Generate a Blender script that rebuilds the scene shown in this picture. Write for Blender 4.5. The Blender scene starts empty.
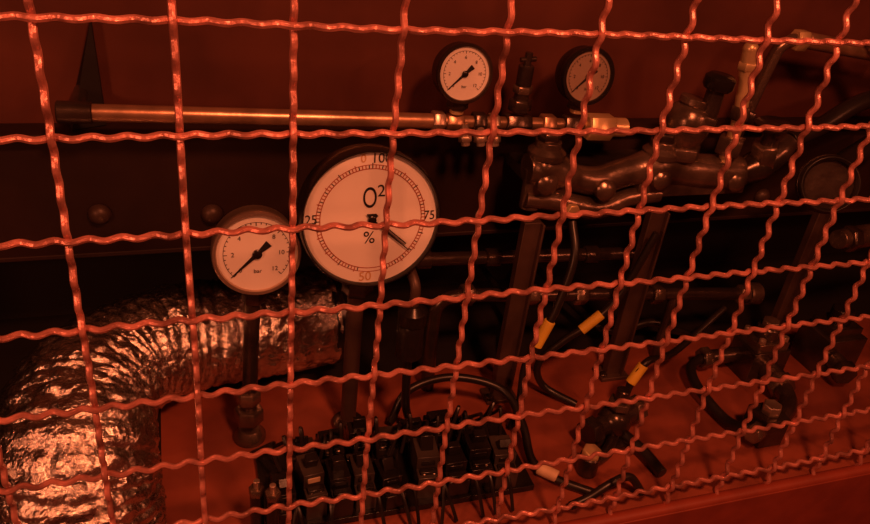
import bpy, bmesh, math, random
from mathutils import Vector, Matrix, noise
random.seed(7)
scn=bpy.context.scene
scn.view_settings.view_transform='Standard'
scn.view_settings.look='None'

# ---------------------------------------------------------------- materials
def mat(name,col,metal=0.0,rough=0.5,bump=0.0,scale=60,var=0.0,spec=0.5,var_scale=None):
    m=bpy.data.materials.new(name);m.use_nodes=True
    nt=m.node_tree;b=nt.nodes['Principled BSDF']
    b.inputs['Base Color'].default_value=(*col,1)
    b.inputs['Metallic'].default_value=metal
    b.inputs['Roughness'].default_value=rough
    b.inputs['Specular IOR Level'].default_value=spec
    tc=nt.nodes.new('ShaderNodeTexCoord')
    if bump or var:
        n=nt.nodes.new('ShaderNodeTexNoise');n.inputs['Scale'].default_value=scale
        n.inputs['Detail'].default_value=6
        nt.links.new(tc.outputs['Object'],n.inputs['Vector'])
        if bump:
            bp=nt.nodes.new('ShaderNodeBump');bp.inputs['Strength'].default_value=bump
            bp.inputs['Distance'].default_value=0.002
            nt.links.new(n.outputs['Fac'],bp.inputs['Height'])
            nt.links.new(bp.outputs['Normal'],b.inputs['Normal'])
        if var:
            n2=nt.nodes.new('ShaderNodeTexNoise');n2.inputs['Scale'].default_value=var_scale or scale*0.4
            n2.inputs['Detail'].default_value=4
            nt.links.new(tc.outputs['Object'],n2.inputs['Vector'])
            r=nt.nodes.new('ShaderNodeValToRGB')
            r.color_ramp.elements[0].position=0.35;r.color_ramp.elements[1].position=0.68
            r.color_ramp.elements[0].color=(*[c*(1-var) for c in col],1)
            r.color_ramp.elements[1].color=(*[min(1,c*(1+var)) for c in col],1)
            nt.links.new(n2.outputs['Fac'],r.inputs['Fac'])
            nt.links.new(r.outputs['Color'],b.inputs['Base Color'])
    return m
M_wire=mat('painted_wire',(0.66,0.26,0.21),0.40,0.32,0.35,300,0.5,var_scale=60,spec=0.9)
M_lip=mat('painted_frame',(0.28,0.050,0.025),0,0.5,0.15,80,0.15)
M_wall=mat('red_brown_wall',(0.105,0.030,0.018),0,0.6,0.1,30,0.25,0.3)
M_rail=mat('dark_rail',(0.034,0.017,0.013),0.2,0.55,0.1,30,0.25,0.3)
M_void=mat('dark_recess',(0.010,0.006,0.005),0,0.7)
M_floor=mat('floor_paint',(0.28,0.070,0.038),0,0.55,0.2,40,0.3)
M_black=mat('black_plastic',(0.014,0.011,0.010),0,0.25,0.1,120)
M_rubber=mat('black_rubber',(0.018,0.014,0.012),0,0.35)
M_copper=mat('copper_pipe',(0.60,0.37,0.23),0.75,0.33,0.15,90,0.35)
M_bezel=mat('nickel_bezel',(0.62,0.48,0.38),0.8,0.32,0.1,90,0.1)
M_brass=mat('brass',(0.90,0.64,0.34),0.55,0.33,0.15,90,0.2)
M_cast=mat('cast_bronze',(0.22,0.155,0.12),0.75,0.27,0.3,110,0.45)
M_dark=mat('dark_steel',(0.11,0.08,0.066),0.75,0.25,0.25,100,0.35)
M_post=mat('post_steel',(0.085,0.050,0.038),0.3,0.45,0.1,60,0.35)
M_foil=mat('aluminium_foil',(0.93,0.87,0.80),1,0.24,0.9,260,0.1)
M_dial=mat('dial_white',(0.88,0.85,0.79),0,0.45,0,30,0.04)
M_dial_d=mat('dial_brown_shaded',(0.33,0.24,0.18),0,0.5,0,30,0.1)  # brownish dial, with the shade on its face put into the colour
M_ink=mat('dial_ink',(0.012,0.01,0.01),0,0.5)
M_redink=mat('dial_red_ink',(0.40,0.09,0.03),0,0.5)
M_yelink=mat('dial_ochre_ink',(0.62,0.38,0.16),0,0.5)
M_yellow=mat('yellow_tag',(0.80,0.55,0.06),0,0.5)
M_tag=mat('pale_tag',(0.70,0.52,0.33),0,0.5)
M_grey=mat('grey_plastic',(0.055,0.042,0.036),0,0.3,0.1,60,0.2)

# ---------------------------------------------------------------- mesh builder
def catmull(pts,n):
    P=[Vector(p) for p in pts]
    if len(P)==2: return [P[0].lerp(P[1],i/n) for i in range(n+1)],[i/n for i in range(n+1)]
    Q=[P[0]*2-P[1]]+P+[P[-1]*2-P[-2]]
    out=[];par=[];k=len(P)-1
    for s in range(k):
        a,b,c,d=Q[s:s+4]
        for i in range(n):
            t=i/n
            out.append(0.5*((2*b)+(c-a)*t+(2*a-5*b+4*c-d)*t*t+(3*b-a-3*c+d)*t**3));par.append(s+t)
    out.append(P[-1]);par.append(float(k))
    return out,par
class B:
    def __init__(s,name):
        s.name=name;s.v=[];s.f=[];s.fm=[];s.fs=[];s.mats=[];s.M=Matrix()
    def mi(s,m):
        if m not in s.mats:s.mats.append(m)
        return s.mats.index(m)
    def geo(s,vs,fs,m,smooth=False):
        o=len(s.v);s.v+=[s.M@Vector(v) for v in vs];i=s.mi(m)
        for f in fs:
            s.f.append([o+a for a in f]);s.fm.append(i);s.fs.append(smooth)
    def box(s,c,size,m,rot=None):
        R=rot or Matrix.Identity(3);c=Vector(c)
        vs=[c+R@Vector((x*size[0]/2,y*size[1]/2,z*size[2]/2)) for x in(-1,1) for y in(-1,1) for z in(-1,1)]
        s.geo(vs,[(0,1,3,2),(4,6,7,5),(0,4,5,1),(2,3,7,6),(0,2,6,4),(1,5,7,3)],m)
    def lathe(s,prof,o,axis,m,seg=28,caps=(True,True),smooth=True):
        o=Vector(o);a=Vector(axis).normalized()
        x=a.orthogonal().normalized()
        if abs(a.z)<0.9: x=Vector((0,0,1)).cross(a).normalized()
        y=a.cross(x);vs=[];fs=[]
        for r,h in prof:
            for i in range(seg):
                t=2*math.pi*i/seg;vs.append(o+a*h+(x*math.cos(t)+y*math.sin(t))*r)
        for j in range(len(prof)-1):
            for i in range(seg):
                k=(i+1)%seg;fs.append((j*seg+i,j*seg+k,(j+1)*seg+k,(j+1)*seg+i))
        if caps[0]: fs.append(tuple(range(seg))[::-1])
        if caps[1]: fs.append(tuple((len(prof)-1)*seg+i for i in range(seg)))
        s.geo(vs,fs,m,smooth)
    def cyl(s,p0,p1,r,m,seg=24,c=None,smooth=True):
        p0=Vector(p0);p1=Vector(p1);h=(p1-p0).length;c=c if c is not None else min(r,h)*0.12
        s.lathe([(r-c,0),(r,c),(r,h-c),(r-c,h)],p0,p1-p0,m,seg,smooth=smooth)
    def hex(s,p0,p1,r,m): s.cyl(p0,p1,r,m,6,smooth=False)
    def ball(s,c,r,m,sx=1.0,axis=(0,0,1)):
        pr=[(max(1e-4,r*math.sin(math.pi*i/12)),-r*sx*math.cos(math.pi*i/12)) for i in range(13)]
        s.lathe(pr,c,axis,m,24)
    def tube(s,pts,r,m,seg=12,n=10,rf=None,smooth=True,raw=False):
        if raw: P=[Vector(p) for p in pts];par=list(range(len(P)))
        else: P,par=catmull(pts,n)
        rad=r if isinstance(r,(list,tuple)) else None
        vs=[];fs=[];u=None
        for i,p in enumerate(P):
            t=(P[min(i+1,len(P)-1)]-P[max(i-1,0)]).normalized()
            if u is None: u=t.orthogonal().normalized()
            u=(u-t*u.dot(t)).normalized();w=t.cross(u)
            if rad: k=min(int(par[i]),len(rad)-2);q=par[i]-k;q=q*q*(3-2*q);R=rad[k]*(1-q)+rad[k+1]*q
            else: R=r
            for j in range(seg):
                a=2*math.pi*j/seg;rr=R*(rf(i,a,p) if rf else 1)
                vs.append(p+(u*math.cos(a)+w*math.sin(a))*rr)
        for i in range(len(P)-1):
            for j in range(seg):
                k=(j+1)%seg;fs.append((i*seg+j,i*seg+k,(i+1)*seg+k,(i+1)*seg+j))
        fs.append(tuple(range(seg))[::-1]);fs.append(tuple((len(P)-1)*seg+j for j in range(seg)))
        s.geo(vs,fs,m,smooth)
    def text(s,body,size,x,z,m,y=0.0,rot=0.0,sx=1.0):
        cu=bpy.data.curves.new('t','FONT');cu.body=body;cu.size=size;cu.align_x='CENTER';cu.align_y='CENTER'
        ob=bpy.data.objects.new('t',cu);bpy.context.collection.objects.link(ob)
        dg=bpy.context.evaluated_depsgraph_get();ev=ob.evaluated_get(dg);me=ev.to_mesh()
        c,sn=math.cos(rot),math.sin(rot)
        vs=[(x+sx*v.co.x*c-v.co.y*sn,y,z+sx*v.co.x*sn+v.co.y*c) for v in me.vertices]
        fs=[tuple(p.vertices) for p in me.polygons]
        s.geo(vs,fs,m);ev.to_mesh_clear()
        bpy.data.objects.remove(ob);bpy.data.curves.remove(cu)
    def done(s,bevel=0.0):
        me=bpy.data.meshes.new(s.name);me.from_pydata([tuple(v) for v in s.v],[],s.f)
        for m in s.mats: me.materials.append(m)
        me.polygons.foreach_set('material_index',s.fm);me.polygons.foreach_set('use_smooth',s.fs)
        bm=bmesh.new();bm.from_mesh(me);bmesh.ops.recalc_face_normals(bm,faces=bm.faces);bm.to_mesh(me);bm.free()
        me.set_sharp_from_angle(angle=math.radians(42))
        ob=bpy.data.objects.new(s.name,me);bpy.context.collection.objects.link(ob)
        if bevel:
            b=ob.modifiers.new('bevel','BEVEL');b.width=bevel;b.segments=2;b.limit_method='ANGLE';b.angle_limit=math.radians(50)
        return ob

# ---------------------------------------------------------------- enclosure shell
X0,X1,ZT,ZF=-0.30,1.00,0.20,-0.37
b=B('wall_back')
b.box(((X0+X1)/2,0.25,(ZT-0.235)/2),(X1-X0,0.01,ZT+0.235),M_wall)
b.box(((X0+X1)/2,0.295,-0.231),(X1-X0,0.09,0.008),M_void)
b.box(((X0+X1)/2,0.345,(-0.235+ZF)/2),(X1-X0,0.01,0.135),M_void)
b.done()
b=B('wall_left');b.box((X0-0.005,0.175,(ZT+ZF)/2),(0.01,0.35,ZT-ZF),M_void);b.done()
b=B('wall_right');b.box((X1+0.005,0.175,(ZT+ZF)/2),(0.01,0.35,ZT-ZF),M_wall);b.done()
b=B('ceiling');b.box(((X0+X1)/2,0.175,ZT+0.005),(X1-X0+0.02,0.35,0.01),M_wall);b.done()
b=B('floor')
b.box(((0.02+X1)/2,0.100,ZF-0.005),(X1-0.02,0.200,0.01),M_floor)
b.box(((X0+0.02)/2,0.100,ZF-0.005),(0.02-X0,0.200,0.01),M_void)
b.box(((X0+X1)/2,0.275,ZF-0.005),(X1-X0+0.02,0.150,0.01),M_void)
b.done()

# mounting rail with bolts
b=B('mounting_rail')
b.box((0.35,0.238,-0.186),(1.28,0.012,0.098),M_rail)
b.box((0.35,0.232,-0.139),(1.28,0.024,0.005),M_rail)
b.box((0.35,0.230,-0.2335),(1.28,0.028,0.004),M_rail)
for x,z in((-0.012,-0.206),(0.071,-0.210),(0.62,-0.218),(0.24,-0.212)):
    b.lathe([(0.0085,0),(0.0085,0.002),(0.006,0.006),(0.002,0.0075)],(x,0.232,z),(0,-1,0),M_post,20)
b.done(0.0008)
b=B('wall_shadow_wedge')  # black wedge standing in for the diagonal shadow on the wall
b.geo([(-0.002,0.244,-0.060),(-0.026,0.244,-0.1355),(-0.0,0.244,-0.1355),(-0.002,0.236,-0.060),(-0.022,0.226,-0.1355),(0.0,0.236,-0.1355)],
      [(0,1,2),(3,5,4),(0,3,4,1),(1,4,5,2),(2,5,3,0)],M_void)
b.done()

# ---------------------------------------------------------------- wire grille
P=0.05
b=B('wire_mesh_grille')
def wire(fixed,lo,hi,idx,horiz):
    n=int((hi-lo)/P*28);pts=[];ph=random.uniform(0,9)
    for i in range(n+1):
        s=lo+(hi-lo)*i/n;k=s/P
        w=0.0016*math.cos(7*math.pi*k)*(1 if idx%2 else -1)*(1 if horiz else -1)
        j=0.0010*noise.noise(Vector((s*9,ph,0)));j2=0.0010*noise.noise(Vector((s*7,ph,5)))
        pts.append((s,w+j2,fixed+j) if horiz else (fixed+j,w+j2,s))
    b.tube(pts,0.00172,M_wire,8,raw=True)
for j in range(-3,8): wire(-j*P,-0.20,0.90,j,True)
for i in range(-4,18): wire(i*P-(0.0015 if i in(0,3) else 0),-0.376,0.17,i,False)
b.done()
b=B('grille_frame')
b.box((0.35,-0.002,-0.435),(1.3,0.012,0.125),M_lip)
b.cyl((-0.30,-0.002,-0.3735),(1.0,-0.002,-0.3735),0.0055,M_lip,16)
b.done(0.001)

# ---------------------------------------------------------------- gauges
def gauge(name,c,R,depth,bez,dial,tilt,style,post=None,k=0.90):
    b=B(name)
    b.M=Matrix.Translation(c)@Matrix.Rotation(math.radians(-tilt),4,'X')
    # local: face towards -Y
    b.lathe([(R*0.90,depth),(R*0.97,depth*0.75),(R*0.97,depth*0.35),(R,depth*0.3),(R*1.0,0.0),(R*0.98,-R*0.035),(R*(k+0.02),-R*0.035),(R*k,0.0),(R*k,R*0.05)],
            (0,0,0),(0,1,0),bez,56,caps=(True,False))
    b.lathe([(R*(k+0.005),0.0),(R*(k+0.005),0.001)],(0,R*0.045,0),(0,1,0),dial,56)
    yd=R*0.045-0.0003
    def tick(a,r0,r1,w,m):
        ca,sa=math.cos(a),math.sin(a)
        b.geo([(r0*ca-w*sa,yd,r0*sa+w*ca),(r0*ca+w*sa,yd,r0*sa-w*ca),(r1*ca+w*sa,yd,r1*sa-w*ca),(r1*ca-w*sa,yd,r1*sa+w*ca)],[(0,1,2,3)],m)
    def arc(a0,a1,r0,r1,m,n=60):
        vs=[];fs=[]
        for i in range(n+1):
            a=a0+(a1-a0)*i/n
            vs+=[(r0*math.cos(a),yd,r0*math.sin(a)),(r1*math.cos(a),yd,r1*math.sin(a))]
            if i<n: fs.append((2*i,2*i+1,2*i+3,2*i+2))
        b.geo(vs,fs,m)
    D=math.radians
    if style=='oxygen':
        arc(0,2*math.pi,R*0.715,R*0.727,M_redink,96);arc(0,2*math.pi,R*0.770,R*0.780,M_redink,96)
        for i in range(100):
            a=D(90-3.6*i);big=i%5==0
            if 46<i<54: continue
            tick(a,R*0.72,R*(0.775 if not big else 0.80),R*0.0065,M_redink if i%3 else M_ink)
        yt=yd-0.0002
        b.text('100',R*0.19,R*0.12,R*0.86,M_ink,yt);b.text('25',R*0.19,-R*0.84,R*0.03,M_ink,yt,sx=0.9)
        b.text('75',R*0.19,R*0.84,0.02*R,M_ink,yt,sx=0.9);b.text('50',R*0.19,-R*0.08,-R*0.85,M_yelink,yt)
        b.text('O',R*0.42,-R*0.03,R*0.30,M_ink,yt,sx=0.62);b.text('2',R*0.24,R*0.13,R*0.40,M_ink,yt)
        b.text('%',R*0.25,-R*0.03,-R*0.27,M_ink,yt)
        b.text('0',R*0.16,-R*0.13,R*0.86,M_yelink,yt)
        needle=(D(-41),0.74)
    else:
        a0,a1=D(225),D(-45)
        arc(a0,a1,R*0.74,R*0.75,M_ink)
        for i in range(31):
            a=a0+(a1-a0)*i/30
            tick(a,R*(0.66 if i%5==0 else 0.70),R*0.75,R*0.009,M_ink)
        for i,t in enumerate(['0','2','4','6','8','10','12'][:7]):
            a=a0+(a1-a0)*i/6
            b.text(t,R*0.15,R*0.54*math.cos(a),R*0.54*math.sin(a),M_ink,yd-0.0002)
        b.text('bar',R*0.14,0.0,-R*0.42,M_ink,yd-0.0002)
        needle=(D(222),0.80)
    a,L=needle;ca,sa=math.cos(a),math.sin(a);y0=yd-R*0.03
    def pt(l,w): return (R*(l*ca-w*sa),y0,R*(l*sa+w*ca))
    if style=='oxygen':
        b.geo([pt(0.0,0.022),pt(0,-0.022),pt(L,-0.006),pt(L,0.006)],[(0,1,2,3)],M_ink)
        b.geo([pt(0.25,0.055),pt(0.25,0.035),pt(L*0.85,0.035),pt(L*0.85,0.055)],[(0,1,2,3)],M_ink)
        b.lathe([(R*0.06,0),(R*0.06,R*0.03),(R*0.045,R*0.04)],(0,y0+R*0.01,0),(0,-1,0),M_black,20)
        b.geo([(R*x,y0,R*z) for x,z in((-0.05,0.04),(-0.08,0.09),(0.06,0.09),(0.09,0.05),(0.05,0.02))],[(0,1,2,3,4)],M_ink)
    else:
        b.geo([pt(0,0.05),pt(0,-0.05),pt(L,-0.01),pt(L,0.01)],[(0,1,2,3)],M_ink)
        b.geo([pt(-0.36,0.09),pt(-0.36,-0.09),pt(0,-0.035),pt(0,0.035)],[(0,1,2,3)],M_ink)
        b.lathe([(R*0.11,0),(R*0.11,R*0.04),(R*0.08,R*0.06)],(0,y0+R*0.01,0),(0,-1,0),M_black,20)
    b.M=Matrix()
    if post: post(b)
    return b.done()
def post_o2(b):
    b.cyl((0.171,0.137,-0.202),(0.171,0.137,-0.225),0.010,M_dark)
    b.hex((0.171,0.137,-0.222),(0.171,0.137,-0.234),0.012,M_dark)
    b.cyl((0.170,0.137,-0.23),(0.170,0.137,-0.37),0.0065,M_post)
    b.lathe([(0.013,0),(0.013,0.006),(0.009,0.009)],(0.170,0.137,-0.37),(0,0,1),M_dark)
gauge('oxygen_gauge',(0.1725,0.115,-0.1600),0.0500,0.032,M_black,M_dial,10,'oxygen',post_o2,0.945)
def post_m(b):
    b.cyl((0.094,0.140,-0.212),(0.094,0.140,-0.232),0.0065,M_dark)
    b.hex((0.094,0.140,-0.224),(0.094,0.140,-0.236),0.009,M_dark)
    b.cyl((0.093,0.140,-0.235),(0.0885,0.139,-0.345),0.0060,M_dark)
    b.hex((0.0885,0.139,-0.320),(0.0885,0.139,-0.332),0.0095,M_cast)
    b.hex((0.0885,0.139,-0.338),(0.0885,0.139,-0.352),0.0115,M_cast)
    b.lathe([(0.013,0),(0.013,0.004),(0.008,0.010)],(0.0885,0.139,-0.370),(0,0,1),M_cast)
gauge('pressure_gauge',(0.0955,0.125,-0.1875),0.0305,0.026,M_bezel,M_dial,10,'p',post_m,0.89)
def post_s(x,z=-0.100):
    def f(b):
        b.cyl((x,0.193,-0.095),(x,0.193,-0.112),0.0055,M_brass)
        b.hex((x,0.193,-0.101),(x,0.193,-0.108),0.0085,M_dark)
    return f
gauge('pressure_gauge',(0.255,0.185,-0.0785),0.0225,0.018,M_dark,M_dial,8,'p',post_s(0.255),0.87)
gauge('pressure_gauge',(0.3595,0.185,-0.0795),0.0230,0.018,M_black,M_dial_d,8,'p',post_s(0.3595),0.85)

# ---------------------------------------------------------------- copper pipe run
def pz(x): return -0.1105-(x+0.02)*0.033
b=B('copper_pipe')
Y=0.195
b.cyl((-0.02,Y,pz(-0.02)),(0.240,Y,pz(0.24)),0.0060,M_copper)
b.cyl((-0.026,Y,pz(-0.026)),(-0.004,Y,pz(-0.004)),0.0075,M_dark)
b.cyl((-0.014,0.195,pz(-0.014)),(-0.014,0.238,pz(-0.014)),0.005,M_dark)
b.cyl((0.236,Y,pz(0.236)),(0.41,Y,pz(0.41)),0.0050,M_copper)
for x0,x1,r,m in((0.236,0.246,0.0085,M_bezel),(0.248,0.262,0.0068,M_copper),(0.270,0.281,0.0085,M_dark),(0.284,0.292,0.0078,M_bezel),
                 (0.298,0.320,0.0085,M_dark),(0.330,0.342,0.0085,M_copper),(0.350,0.368,0.0085,M_dark)):
    b.hex((x0,Y,pz(x0)),(x1,Y,pz(x1)),r,m)
b.hex((0.370,Y-0.004,pz(0.37)),(0.394,Y-0.004,pz(0.394)),0.0115,M_brass)
b.cyl((0.394,Y-0.004,pz(0.39)),(0.408,Y-0.004,pz(0.408)),0.0080,M_brass)
for x in(0.262,0.275,0.287):
    b.cyl((x,Y-0.004,pz(x)),(x+0.002,Y-0.008,pz(x)-0.017),0.0036,M_bezel)
    b.hex((x+0.001,Y-0.006,pz(x)-0.009),(x+0.0015,Y-0.007,pz(x)-0.014),0.0055,M_bezel)
b.done(0.0004)
b=B('needle_valve')
b.cyl((0.309,Y,-0.112),(0.309,Y,-0.085),0.0060,M_dark)
b.hex((0.309,Y,-0.111),(0.309,Y,-0.101),0.0095,M_dark)
b.hex((0.309,Y,-0.096),(0.309,Y,-0.090),0.0080,M_cast)
b.cyl((0.309,Y,-0.090),(0.309,Y,-0.074),0.0062,M_dark)
b.cyl((0.309,Y,-0.076),(0.3095,Y,-0.064),0.0030,M_dark)
b.cyl((0.303,Y,-0.0700),(0.316,Y,-0.0690),0.0020,M_dark)
b.done(0.0003)

# ---------------------------------------------------------------- valve manifold
b=B('valve_manifold')
yb=0.170
b.tube([(0.312,yb,-0.150),(0.322,yb,-0.150),(0.338,yb,-0.153),(0.358,yb,-0.160),(0.380,yb,-0.163),(0.405,yb,-0.156),(0.432,yb,-0.152),(0.455,yb,-0.155),(0.485,yb,-0.158),(0.515,yb,-0.160),(0.528,yb,-0.160)],
       [0.012,0.0165,0.0145,0.0115,0.0125,0.0125,0.0165,0.0145,0.0155,0.0165,0.012],M_cast,20,8)
b.tube([(0.313,yb-0.004,-0.175),(0.345,yb-0.006,-0.178),(0.380,yb-0.006,-0.186),(0.410,yb-0.004,-0.178),(0.44,yb-0.004,-0.176)],
       [0.0075,0.0085,0.010,0.0085,0.0075],M_cast,16,8)
b.box((0.470,yb,-0.168),(0.110,0.020,0.016),M_cast)
for x in(0.320,0.345): b.cyl((x,yb,-0.150),(x,yb-0.001,-0.185),0.0085,M_cast)
for x,z in((0.327,-0.140),(0.434,-0.142)):
    b.lathe([(0.0155,0),(0.0155,0.005),(0.011,0.009),(0.0105,0.014)],(x,yb,z),(0,0,1),M_cast,28)
    b.hex((x,yb,z+0.013),(x,yb,z+0.021),0.0095,M_dark)
for x,z in((0.325,-0.158),(0.380,-0.166),(0.432,-0.158),(0.510,-0.163)):
    b.lathe([(0.009,0),(0.009,0.005),(0.006,0.008),(0.002,0.009)],(x,yb-0.011,z),(0,-1,0.15),M_cast,20)
b.hex((0.352,yb-0.012,-0.182),(0.352,yb-0.019,-0.182),0.0065,M_brass)
b.box((0.42,0.201,-0.165),(0.20,0.050,0.010),M_dark)
b.done(0.0005)

b=B('regulator_valve')
b.lathe([(0.012,0),(0.016,0.006),(0.019,0.014),(0.0195,0.024),(0.016,0.033),(0.011,0.037)],(0.452,0.170,-0.133),(0.02,0,1),M_cast,32)
b.hex((0.452,0.170,-0.143),(0.452,0.170,-0.131),0.018,M_cast)
b.cyl((0.453,0.170,-0.097),(0.454,0.170,-0.091),0.0125,M_cast)
b.cyl((0.462,0.160,-0.105),(0.463,0.160,-0.080),0.0075,M_dark)
b.lathe([(0.0105,0),(0.0125,0.003),(0.0125,0.010),(0.009,0.013)],(0.463,0.160,-0.081),(0.10,0,1),M_black,24)
b.hex((0.460,0.160,-0.112),(0.462,0.160,-0.102),0.0105,M_cast)
b.done(0.0005)
b=B('brass_relief_pipe')
b.tube([(0.498,0.165,-0.150),(0.499,0.165,-0.110),(0.495,0.165,-0.085),(0.490,0.165,-0.062),(0.488,0.165,-0.048)],[0.0055,0.0055,0.0058,0.0062,0.0062],M_brass,16,8)
b.ball((0.488,0.165,-0.049),0.0062,M_brass)
b.hex((0.4905,0.165,-0.066),(0.490,0.165,-0.059),0.0078,M_brass)
b.hex((0.498,0.165,-0.140),(0.499,0.165,-0.124),0.0115,M_cast)
b.hex((0.499,0.165,-0.108),(0.498,0.165,-0.096),0.0085,M_cast)
b.done(0.0004)
b=B('steam_pipe')
b.tube([(0.520,0.190,-0.150),(0.530,0.195,-0.132),(0.545,0.20,-0.070),(0.552,0.20,-0.054),(0.570,0.20,-0.049),(0.61,0.20,-0.054),(0.72,0.20,-0.066)],0.0055,M_cast,16,8)
b.hex((0.5245,0.193,-0.146),(0.529,0.195,-0.134),0.011,M_cast)
b.hex((0.532,0.196,-0.122),(0.535,0.197,-0.112),0.0095,M_dark)
b.cyl((0.575,0.20,-0.0495),(0.66,0.20,-0.0595),0.0072,M_copper)
b.hex((0.562,0.20,-0.0495),(0.574,0.20,-0.0498),0.0095,M_brass)
b.done(0.0004)
b=B('globe_valve')
b.tube([(0.515,0.165,-0.160),(0.535,0.165,-0.152),(0.552,0.165,-0.140),(0.565,0.168,-0.130)],[0.010,0.014,0.012,0.009],M_dark,20,8)
b.hex((0.538,0.163,-0.150),(0.532,0.160,-0.128),0.012,M_cast)
b.cyl((0.533,0.160,-0.130),(0.530,0.158,-0.112),0.006,M_dark)
b.lathe([(0.013,0),(0.015,0.002),(0.015,0.005),(0.012,0.007)],(0.530,0.158,-0.114),(-0.1,0,1),M_dark,24)
b.tube([(0.565,0.168,-0.130),(0.60,0.175,-0.12),(0.64,0.18,-0.10),(0.70,0.19,-0.09)],0.008,M_rubber,14,8)
b.done(0.0004)

# ---------------------------------------------------------------- posts
def post(name,x,y,z1,w,d):
    b=B(name)
    b.box((x,y,(z1+ZF)/2),(w,d,z1-ZF),M_post)
    b.box((x+w/2-0.001,y-d/2-0.002,(z1+ZF)/2),(0.002,0.006,z1-ZF),M_post)
    b.box((x,y,ZF+0.002),(w+0.014,d+0.012,0.004),M_post)
    b.lathe([(0.004,0),(0.004,0.002),(0.002,0.003)],(x-w/2-0.003,y-d/2,ZF+0.004),(0,0,1),M_dark,12)
    b.done(0.0006)
post('support_post',0.314,0.148,-0.186,0.016,0.008)
post('support_post',0.438,0.158,-0.187,0.016,0.008)
post('support_post',0.628,0.162,-0.19,0.011,0.008)

# ---------------------------------------------------------------- horizontal lower pipes
b=B('hydraulic_pipe')
b.cyl((0.205,0.195,-0.243),(0.46,0.195,-0.254),0.0062,M_dark)
for x in(0.235,0.30,0.40): b.cyl((x,0.195,-0.2443-(x-0.235)*0.043),(x+0.014,0.195,-0.245-(x-0.235)*0.043),0.0085,M_dark)
b.done(0.0003)
b=B('hose_manifold_pipe')
b.tube([(0.252,0.172,-0.370),(0.250,0.172,-0.300),(0.254,0.172,-0.276),(0.275,0.172,-0.270),(0.344,0.172,-0.276),(0.45,0.174,-0.286),(0.593,0.175,-0.300)],0.0062,M_dark,16,8)
for x in(0.272,0.335,0.385,0.47,0.575):
    z=-0.270-(x-0.275)*0.093
    b.hex((x,0.173,z),(x+0.012,0.173,z-0.001),0.0098,M_cast)
b.cyl((0.588,0.175,-0.2995),(0.603,0.175,-0.301),0.0115,M_cast)
b.cyl((0.50,0.174,-0.290),(0.50,0.174,-0.37),0.0055,M_dark)
b.done(0.0003)
b=B('filter_canister')
b.lathe([(0.007,0),(0.0105,0.003),(0.0105,0.030),(0.009,0.033),(0.0115,0.035),(0.0115,0.045),(0.006,0.050)],(0.2085,0.112,-0.282),(0,0,1),M_black,28)
b.tube([(0.2085,0.112,-0.234),(0.2085,0.114,-0.215),(0.205,0.135,-0.205),(0.200,0.16,-0.204),(0.200,0.232,-0.204)],0.004,M_post,12,8)
b.tube([(0.2085,0.112,-0.280),(0.210,0.113,-0.31),(0.214,0.118,-0.340),(0.222,0.125,-0.366)],0.0035,M_rubber,12,8)
b.done(0.0004)

# ---------------------------------------------------------------- foil duct
b=B('foil_flexible_duct')
path=[(-0.032,0.060,-0.370),(-0.032,0.063,-0.335),(-0.031,0.082,-0.308),(-0.028,0.120,-0.302),(-0.010,0.168,-0.306),(0.035,0.205,-0.312),(0.095,0.220,-0.318),(0.165,0.234,-0.322)]
radii=[0.055,0.055,0.053,0.050,0.046,0.0455,0.0455,0.0455]
def crinkle(i,a,p):
    s=i*0.0013
    rib=abs(math.sin(math.pi*s/0.0105+a*0.5+0.8*noise.noise(Vector((math.cos(a)*2,math.sin(a)*2,s*30)))))
    v=Vector((p.x*30+math.cos(a)*4.0,p.y*30+math.sin(a)*4.0,s*80))
    n=noise.noise(v)+0.7*noise.noise(v*2.7)+0.4*noise.noise(v*6)
    return 0.965+0.045*rib**0.6+0.042*n+0.02*noise.noise(Vector((math.cos(a)*9,math.sin(a)*9,s*160)))
b.tube(path,radii,M_foil,110,40,rf=crinkle)
b.lathe([(0.044,0),(0.046,0.001),(0.046,0.010),(0.044,0.011)],(0.160,0.233,-0.322),(0.95,0.2,-0.05),M_black,40)
duct=b.done()

# ---------------------------------------------------------------- breaker row
b=B('circuit_breaker_bank')
def module(cx,cy,w,d,h,m,lev,rz=0.0,lv=True,tag=False):
    b.M=Matrix.Translation((cx,cy,ZF))@Matrix.Rotation(rz,4,'Z')
    b.box((0,0,h*0.35),(w,d,h*0.7),m)
    b.box((0,0,h*0.82),(w,d*0.52,h*0.36),m)
    b.box((0,-d*0.36,h*0.72),(w*0.8,d*0.12,h*0.10),M_black)
    b.box((0,-d*0.265,h*0.86),(w*0.6,0.001,h*0.12),M_tag if tag else M_black)
    if lv:
        b.M=b.M@Matrix.Translation((0,0,h))@Matrix.Rotation(lev,4,'X')
        b.box((0,0,h*0.10),(w*0.55,d*0.16,h*0.35),M_black)
        b.M=Matrix.Translation((cx,cy,ZF))@Matrix.Rotation(rz,4,'Z')
    for sx in(-0.22,0.22):
        for sy in(-0.38,0.38):
            b.lathe([(w*0.12,0),(w*0.12,0.0012)],(w*sx,d*sy,h*0.70),(0,0,1),M_bezel,12)
    b.M=Matrix()
b.box((0.195,0.075,ZF+0.003),(0.210,0.078,0.006),M_black)
for i in range(5): module(0.105+i*0.0195,0.058+0.004*(i%2),0.0155,0.042,0.028+0.004*((i*3)%4),M_grey if i%2 else M_black,0.7-0.35*i,0.05+0.06*((i*2)%3-1),tag=i==1)
for i in range(4): module(0.214+i*0.021,0.063-0.004*(i%2),0.0175,0.042,0.038-0.006*(i%2),[M_grey,M_black,M_black,M_grey][i],-0.4+0.35*i,-0.05+0.05*((i*2)%3-1))
for i in range(7): module(0.125+i*0.0225,0.101,0.018,0.026,0.022+0.005*(i%3),M_black if i%3 else M_grey,0.25*i-0.6,0.06*((i*2)%3-1),lv=i%2==0)
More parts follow.
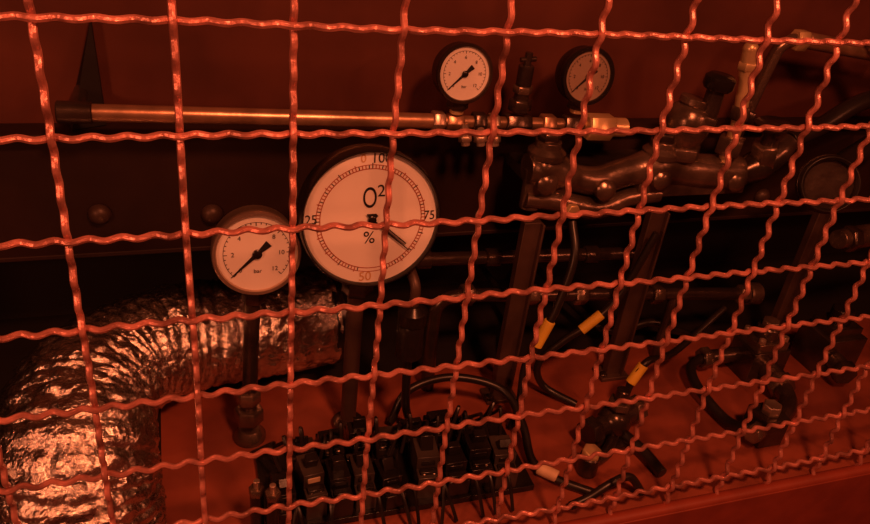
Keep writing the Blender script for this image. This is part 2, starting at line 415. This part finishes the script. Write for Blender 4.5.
for i in range(20):
    x=0.105+i*0.0093;q=random.uniform(-0.01,0.01)
    b.tube([(x,0.074,ZF+0.024),(x+0.003+q,0.084,ZF+0.040+0.007*(i%3)),(x+0.006+q,0.098,ZF+0.030),(x+q*2,0.115,ZF+0.006)],0.0015,M_rubber,8,6)
for i in range(12):
    x=0.105+i*0.015;q=random.uniform(-0.012,0.012)
    b.tube([(x,0.044,ZF+0.022),(x+q,0.036,ZF+0.028),(x+q*1.5,0.026,ZF+0.018),(x+q*2,0.018,ZF+0.003)],0.0014,M_rubber,8,6)
b.M=Matrix();b.done(0.0007)

b=B('terminal_post_fuse')
for x,y in((0.094,0.032),(0.084,0.038)):
    b.cyl((x,y,ZF),(x,y,ZF+0.046),0.0048,M_black)
    b.hex((x,y,ZF+0.044),(x,y,ZF+0.051),0.0055,M_cast)
    b.cyl((x,y,ZF+0.050),(x,y,ZF+0.057),0.0022,M_bezel)
b.done(0.0003)

# ---------------------------------------------------------------- cables
def cable(name,pts,r,tags=()):
    b=B(name);b.tube(pts,r,M_rubber,12,12)
    for p0,p1,rr,m in tags: b.cyl(p0,p1,rr,m,16)
    b.done()
cable('electric_cable',[(0.352,0.150,-0.19),(0.350,0.132,-0.214),(0.338,0.122,-0.255),(0.330,0.120,-0.276),(0.318,0.118,-0.310),(0.314,0.108,-0.345),(0.308,0.104,-0.366)],0.0036,
      [((0.3335,0.1205,-0.267),(0.3245,0.1190,-0.291),0.0050,M_yellow)])
cable('electric_cable',[(0.430,0.140,-0.20),(0.412,0.142,-0.262),(0.388,0.139,-0.288),(0.364,0.140,-0.306),(0.345,0.142,-0.330),(0.355,0.142,-0.358),(0.380,0.120,-0.366)],0.0034,
      [((0.396,0.1395,-0.280),(0.379,0.1395,-0.296),0.0047,M_yellow)])
cable('electric_cable',[(0.560,0.168,-0.31),(0.50,0.145,-0.335),(0.455,0.115,-0.318),(0.430,0.102,-0.308),(0.418,0.100,-0.322),(0.414,0.100,-0.345),(0.408,0.106,-0.366)],0.0034,
      [((0.425,0.101,-0.311),(0.4155,0.0995,-0.329),0.0048,M_yellow)])
cable('electric_cable',[(0.205,0.128,-0.364),(0.222,0.138,-0.340),(0.262,0.140,-0.333),(0.302,0.122,-0.338),(0.310,0.090,-0.350),(0.308,0.060,-0.362),(0.320,0.040,-0.365),(0.345,0.020,-0.366)],0.0036,
      [((0.310,0.052,-0.3630),(0.322,0.040,-0.3640),0.0052,M_tag)])
cable('electric_cable',[(0.330,0.175,-0.366),(0.335,0.185,-0.350),(0.345,0.210,-0.345),(0.36,0.24,-0.34),(0.36,0.33,-0.34)],0.0034)
cable('electric_cable',[(0.560,0.195,-0.366),(0.53,0.19,-0.350),(0.50,0.195,-0.340),(0.46,0.20,-0.350),(0.44,0.22,-0.345),(0.42,0.33,-0.34)],0.0042)
cable('electric_cable',[(0.320,0.012,-0.366),(0.335,0.012,-0.360),(0.355,0.014,-0.350),(0.372,0.016,-0.350),(0.385,0.012,-0.366)],0.0034)
cable('electric_cable',[(0.62,0.175,-0.02),(0.66,0.17,-0.060),(0.70,0.15,-0.05),(0.76,0.16,-0.10),(0.84,0.17,-0.09)],0.0065)

# ---------------------------------------------------------------- drain valve (bottom centre)
b=B('drain_valve')
b.lathe([(0.018,0),(0.018,0.005),(0.012,0.008)],(0.392,0.078,ZF),(0,0,1),M_dark)
b.ball((0.392,0.078,-0.350),0.0150,M_dark)
b.cyl((0.366,0.070,-0.350),(0.420,0.088,-0.350),0.0090,M_dark)
b.hex((0.360,0.068,-0.350),(0.371,0.072,-0.350),0.0125,M_dark)
b.hex((0.413,0.086,-0.350),(0.424,0.090,-0.350),0.0125,M_cast)
b.cyl((0.392,0.078,-0.338),(0.394,0.079,-0.316),0.0060,M_dark)
b.hex((0.392,0.078,-0.334),(0.393,0.078,-0.327),0.0105,M_cast)
b.cyl((0.352,0.045,-0.370),(0.352,0.045,-0.350),0.0085,M_dark)
b.tube([(0.392,0.072,-0.360),(0.375,0.055,-0.362),(0.352,0.045,-0.361)],0.0055,M_dark,12,6)
b.tube([(0.400,0.070,-0.360),(0.408,0.050,-0.362),(0.412,0.025,-0.364)],0.0050,M_rubber,12,6)
b.hex((0.352,0.045,-0.351),(0.352,0.045,-0.344),0.0080,M_brass)
b.done(0.0005)

# ---------------------------------------------------------------- solenoid valve group (bottom right)
b=B('solenoid_valve')
b.box((0.592,0.136,-0.352),(0.044,0.034,0.036),M_dark)
b.box((0.592,0.136,-0.330),(0.036,0.030,0.010),M_cast)
b.cyl((0.592,0.136,-0.326),(0.592,0.136,-0.312),0.0115,M_dark)
b.hex((0.592,0.136,-0.313),(0.592,0.136,-0.306),0.0090,M_cast)
for sx in(-1,1):
    for sy in(-1,1): b.hex((0.592+sx*0.014,0.136+sy*0.011,-0.325),(0.592+sx*0.014,0.136+sy*0.011,-0.320),0.0038,M_bezel)
b.cyl((0.592,0.123,-0.352),(0.588,0.095,-0.353),0.0105,M_dark)
b.hex((0.588,0.100,-0.353),(0.586,0.088,-0.353),0.0140,M_cast)
b.tube([(0.586,0.092,-0.353),(0.580,0.075,-0.354),(0.566,0.062,-0.354),(0.545,0.052,-0.356)],[0.009,0.0085,0.009,0.0085],M_dark,16,6)
b.box((0.533,0.050,-0.354),(0.026,0.026,0.030),M_dark)
b.hex((0.533,0.050,-0.340),(0.533,0.050,-0.330),0.0085,M_bezel)
b.hex((0.521,0.044,-0.352),(0.508,0.038,-0.352),0.0085,M_cast)
b.cyl((0.572,0.142,-0.350),(0.530,0.145,-0.352),0.0075,M_dark)
b.hex((0.540,0.145,-0.352),(0.530,0.145,-0.352),0.0110,M_cast)
b.tube([(0.53,0.145,-0.352),(0.512,0.135,-0.354),(0.505,0.11,-0.358),(0.508,0.07,-0.362),(0.512,0.045,-0.352)],0.0050,M_rubber,12,8)
b.done(0.0006)
b=B('solenoid_valve')
b.box((0.680,0.135,-0.348),(0.048,0.042,0.044),M_dark)
b.box((0.680,0.135,-0.322),(0.036,0.032,0.012),M_dark)
b.cyl((0.680,0.135,-0.318),(0.680,0.135,-0.300),0.011,M_black)
b.cyl((0.668,0.113,-0.348),(0.664,0.090,-0.349),0.010,M_dark)
b.hex((0.666,0.100,-0.349),(0.664,0.090,-0.349),0.013,M_dark)
b.done(0.0006)

# ---------------------------------------------------------------- black cup flange on the right
b=B('hose_coupling')
ax=Vector((-0.45,-0.80,0.35)).normalized();c=Vector((0.556,0.107,-0.143))
b.lathe([(0.013,-0.034),(0.018,-0.014),(0.0225,-0.004),(0.0240,0.0),(0.0240,0.010),(0.0222,0.012),(0.0198,0.010),(0.0185,-0.010)],c,ax,M_rubber,40,caps=(True,True))
b.lathe([(0.0246,0),(0.0246,0.004)],c+ax*0.002,ax,M_dark,40)
b.tube([c-ax*0.028,c-ax*0.045+Vector((0.006,0,0.000)),(0.620,0.160,-0.160),(0.660,0.190,-0.165),(0.72,0.210,-0.15)],0.0105,M_rubber,16,8)
b.done(0.0004)
b=B('pipe_union')
b.tube([(0.622,0.128,-0.212),(0.66,0.135,-0.215),(0.76,0.14,-0.21)],[0.009,0.011,0.009],M_cast,16,8)
b.hex((0.632,0.129,-0.213),(0.645,0.131,-0.214),0.0125,M_dark)
b.done(0.0004)

# ---------------------------------------------------------------- lights
def area(name,loc,tgt,size,power,col):
    l=bpy.data.lights.new(name,'AREA');l.energy=power;l.size=size;l.color=col
    o=bpy.data.objects.new(name,l);o.location=loc
    o.rotation_euler=(Vector(tgt)-Vector(loc)).to_track_quat('-Z','Y').to_euler();bpy.context.collection.objects.link(o)
area('red_ceiling_lamp',(0.26,-0.44,0.50),(0.25,0.1,-0.22),0.09,5.4,(1,0.235,0.090))
area('red_side_fill',(-0.55,-0.50,0.16),(0.1,0.15,-0.30),0.10,2.4,(1,0.25,0.105))  # added fill that brightens the foil duct, not a real fixture
area('red_glint_light',(0.95,-0.60,0.35),(0.45,0.1,-0.25),0.07,1.5,(1,0.22,0.09))  # added small light for crisp glints on metal, no such fixture
w=bpy.data.worlds.new('world');scn.world=w;w.use_nodes=True
w.node_tree.nodes['Background'].inputs[0].default_value=(1,0.09,0.04,1);w.node_tree.nodes['Background'].inputs[1].default_value=0.03

# ---------------------------------------------------------------- camera
cam=bpy.data.cameras.new('camera');co=bpy.data.objects.new('camera',cam);bpy.context.collection.objects.link(co)
cam.sensor_width=36;cam.lens=751.86/870*36;cam.clip_start=0.01
r=Vector((0.9477,-0.3007,0.1067));f=Vector((0.312,0.8036,-0.5068));u=Vector((0.0667,0.5136,0.8554))
m=Matrix((r,u,-f)).transposed().to_4x4();m.translation=Vector((0.0496,-0.3302,0.0832));co.matrix_world=m
scn.camera=co
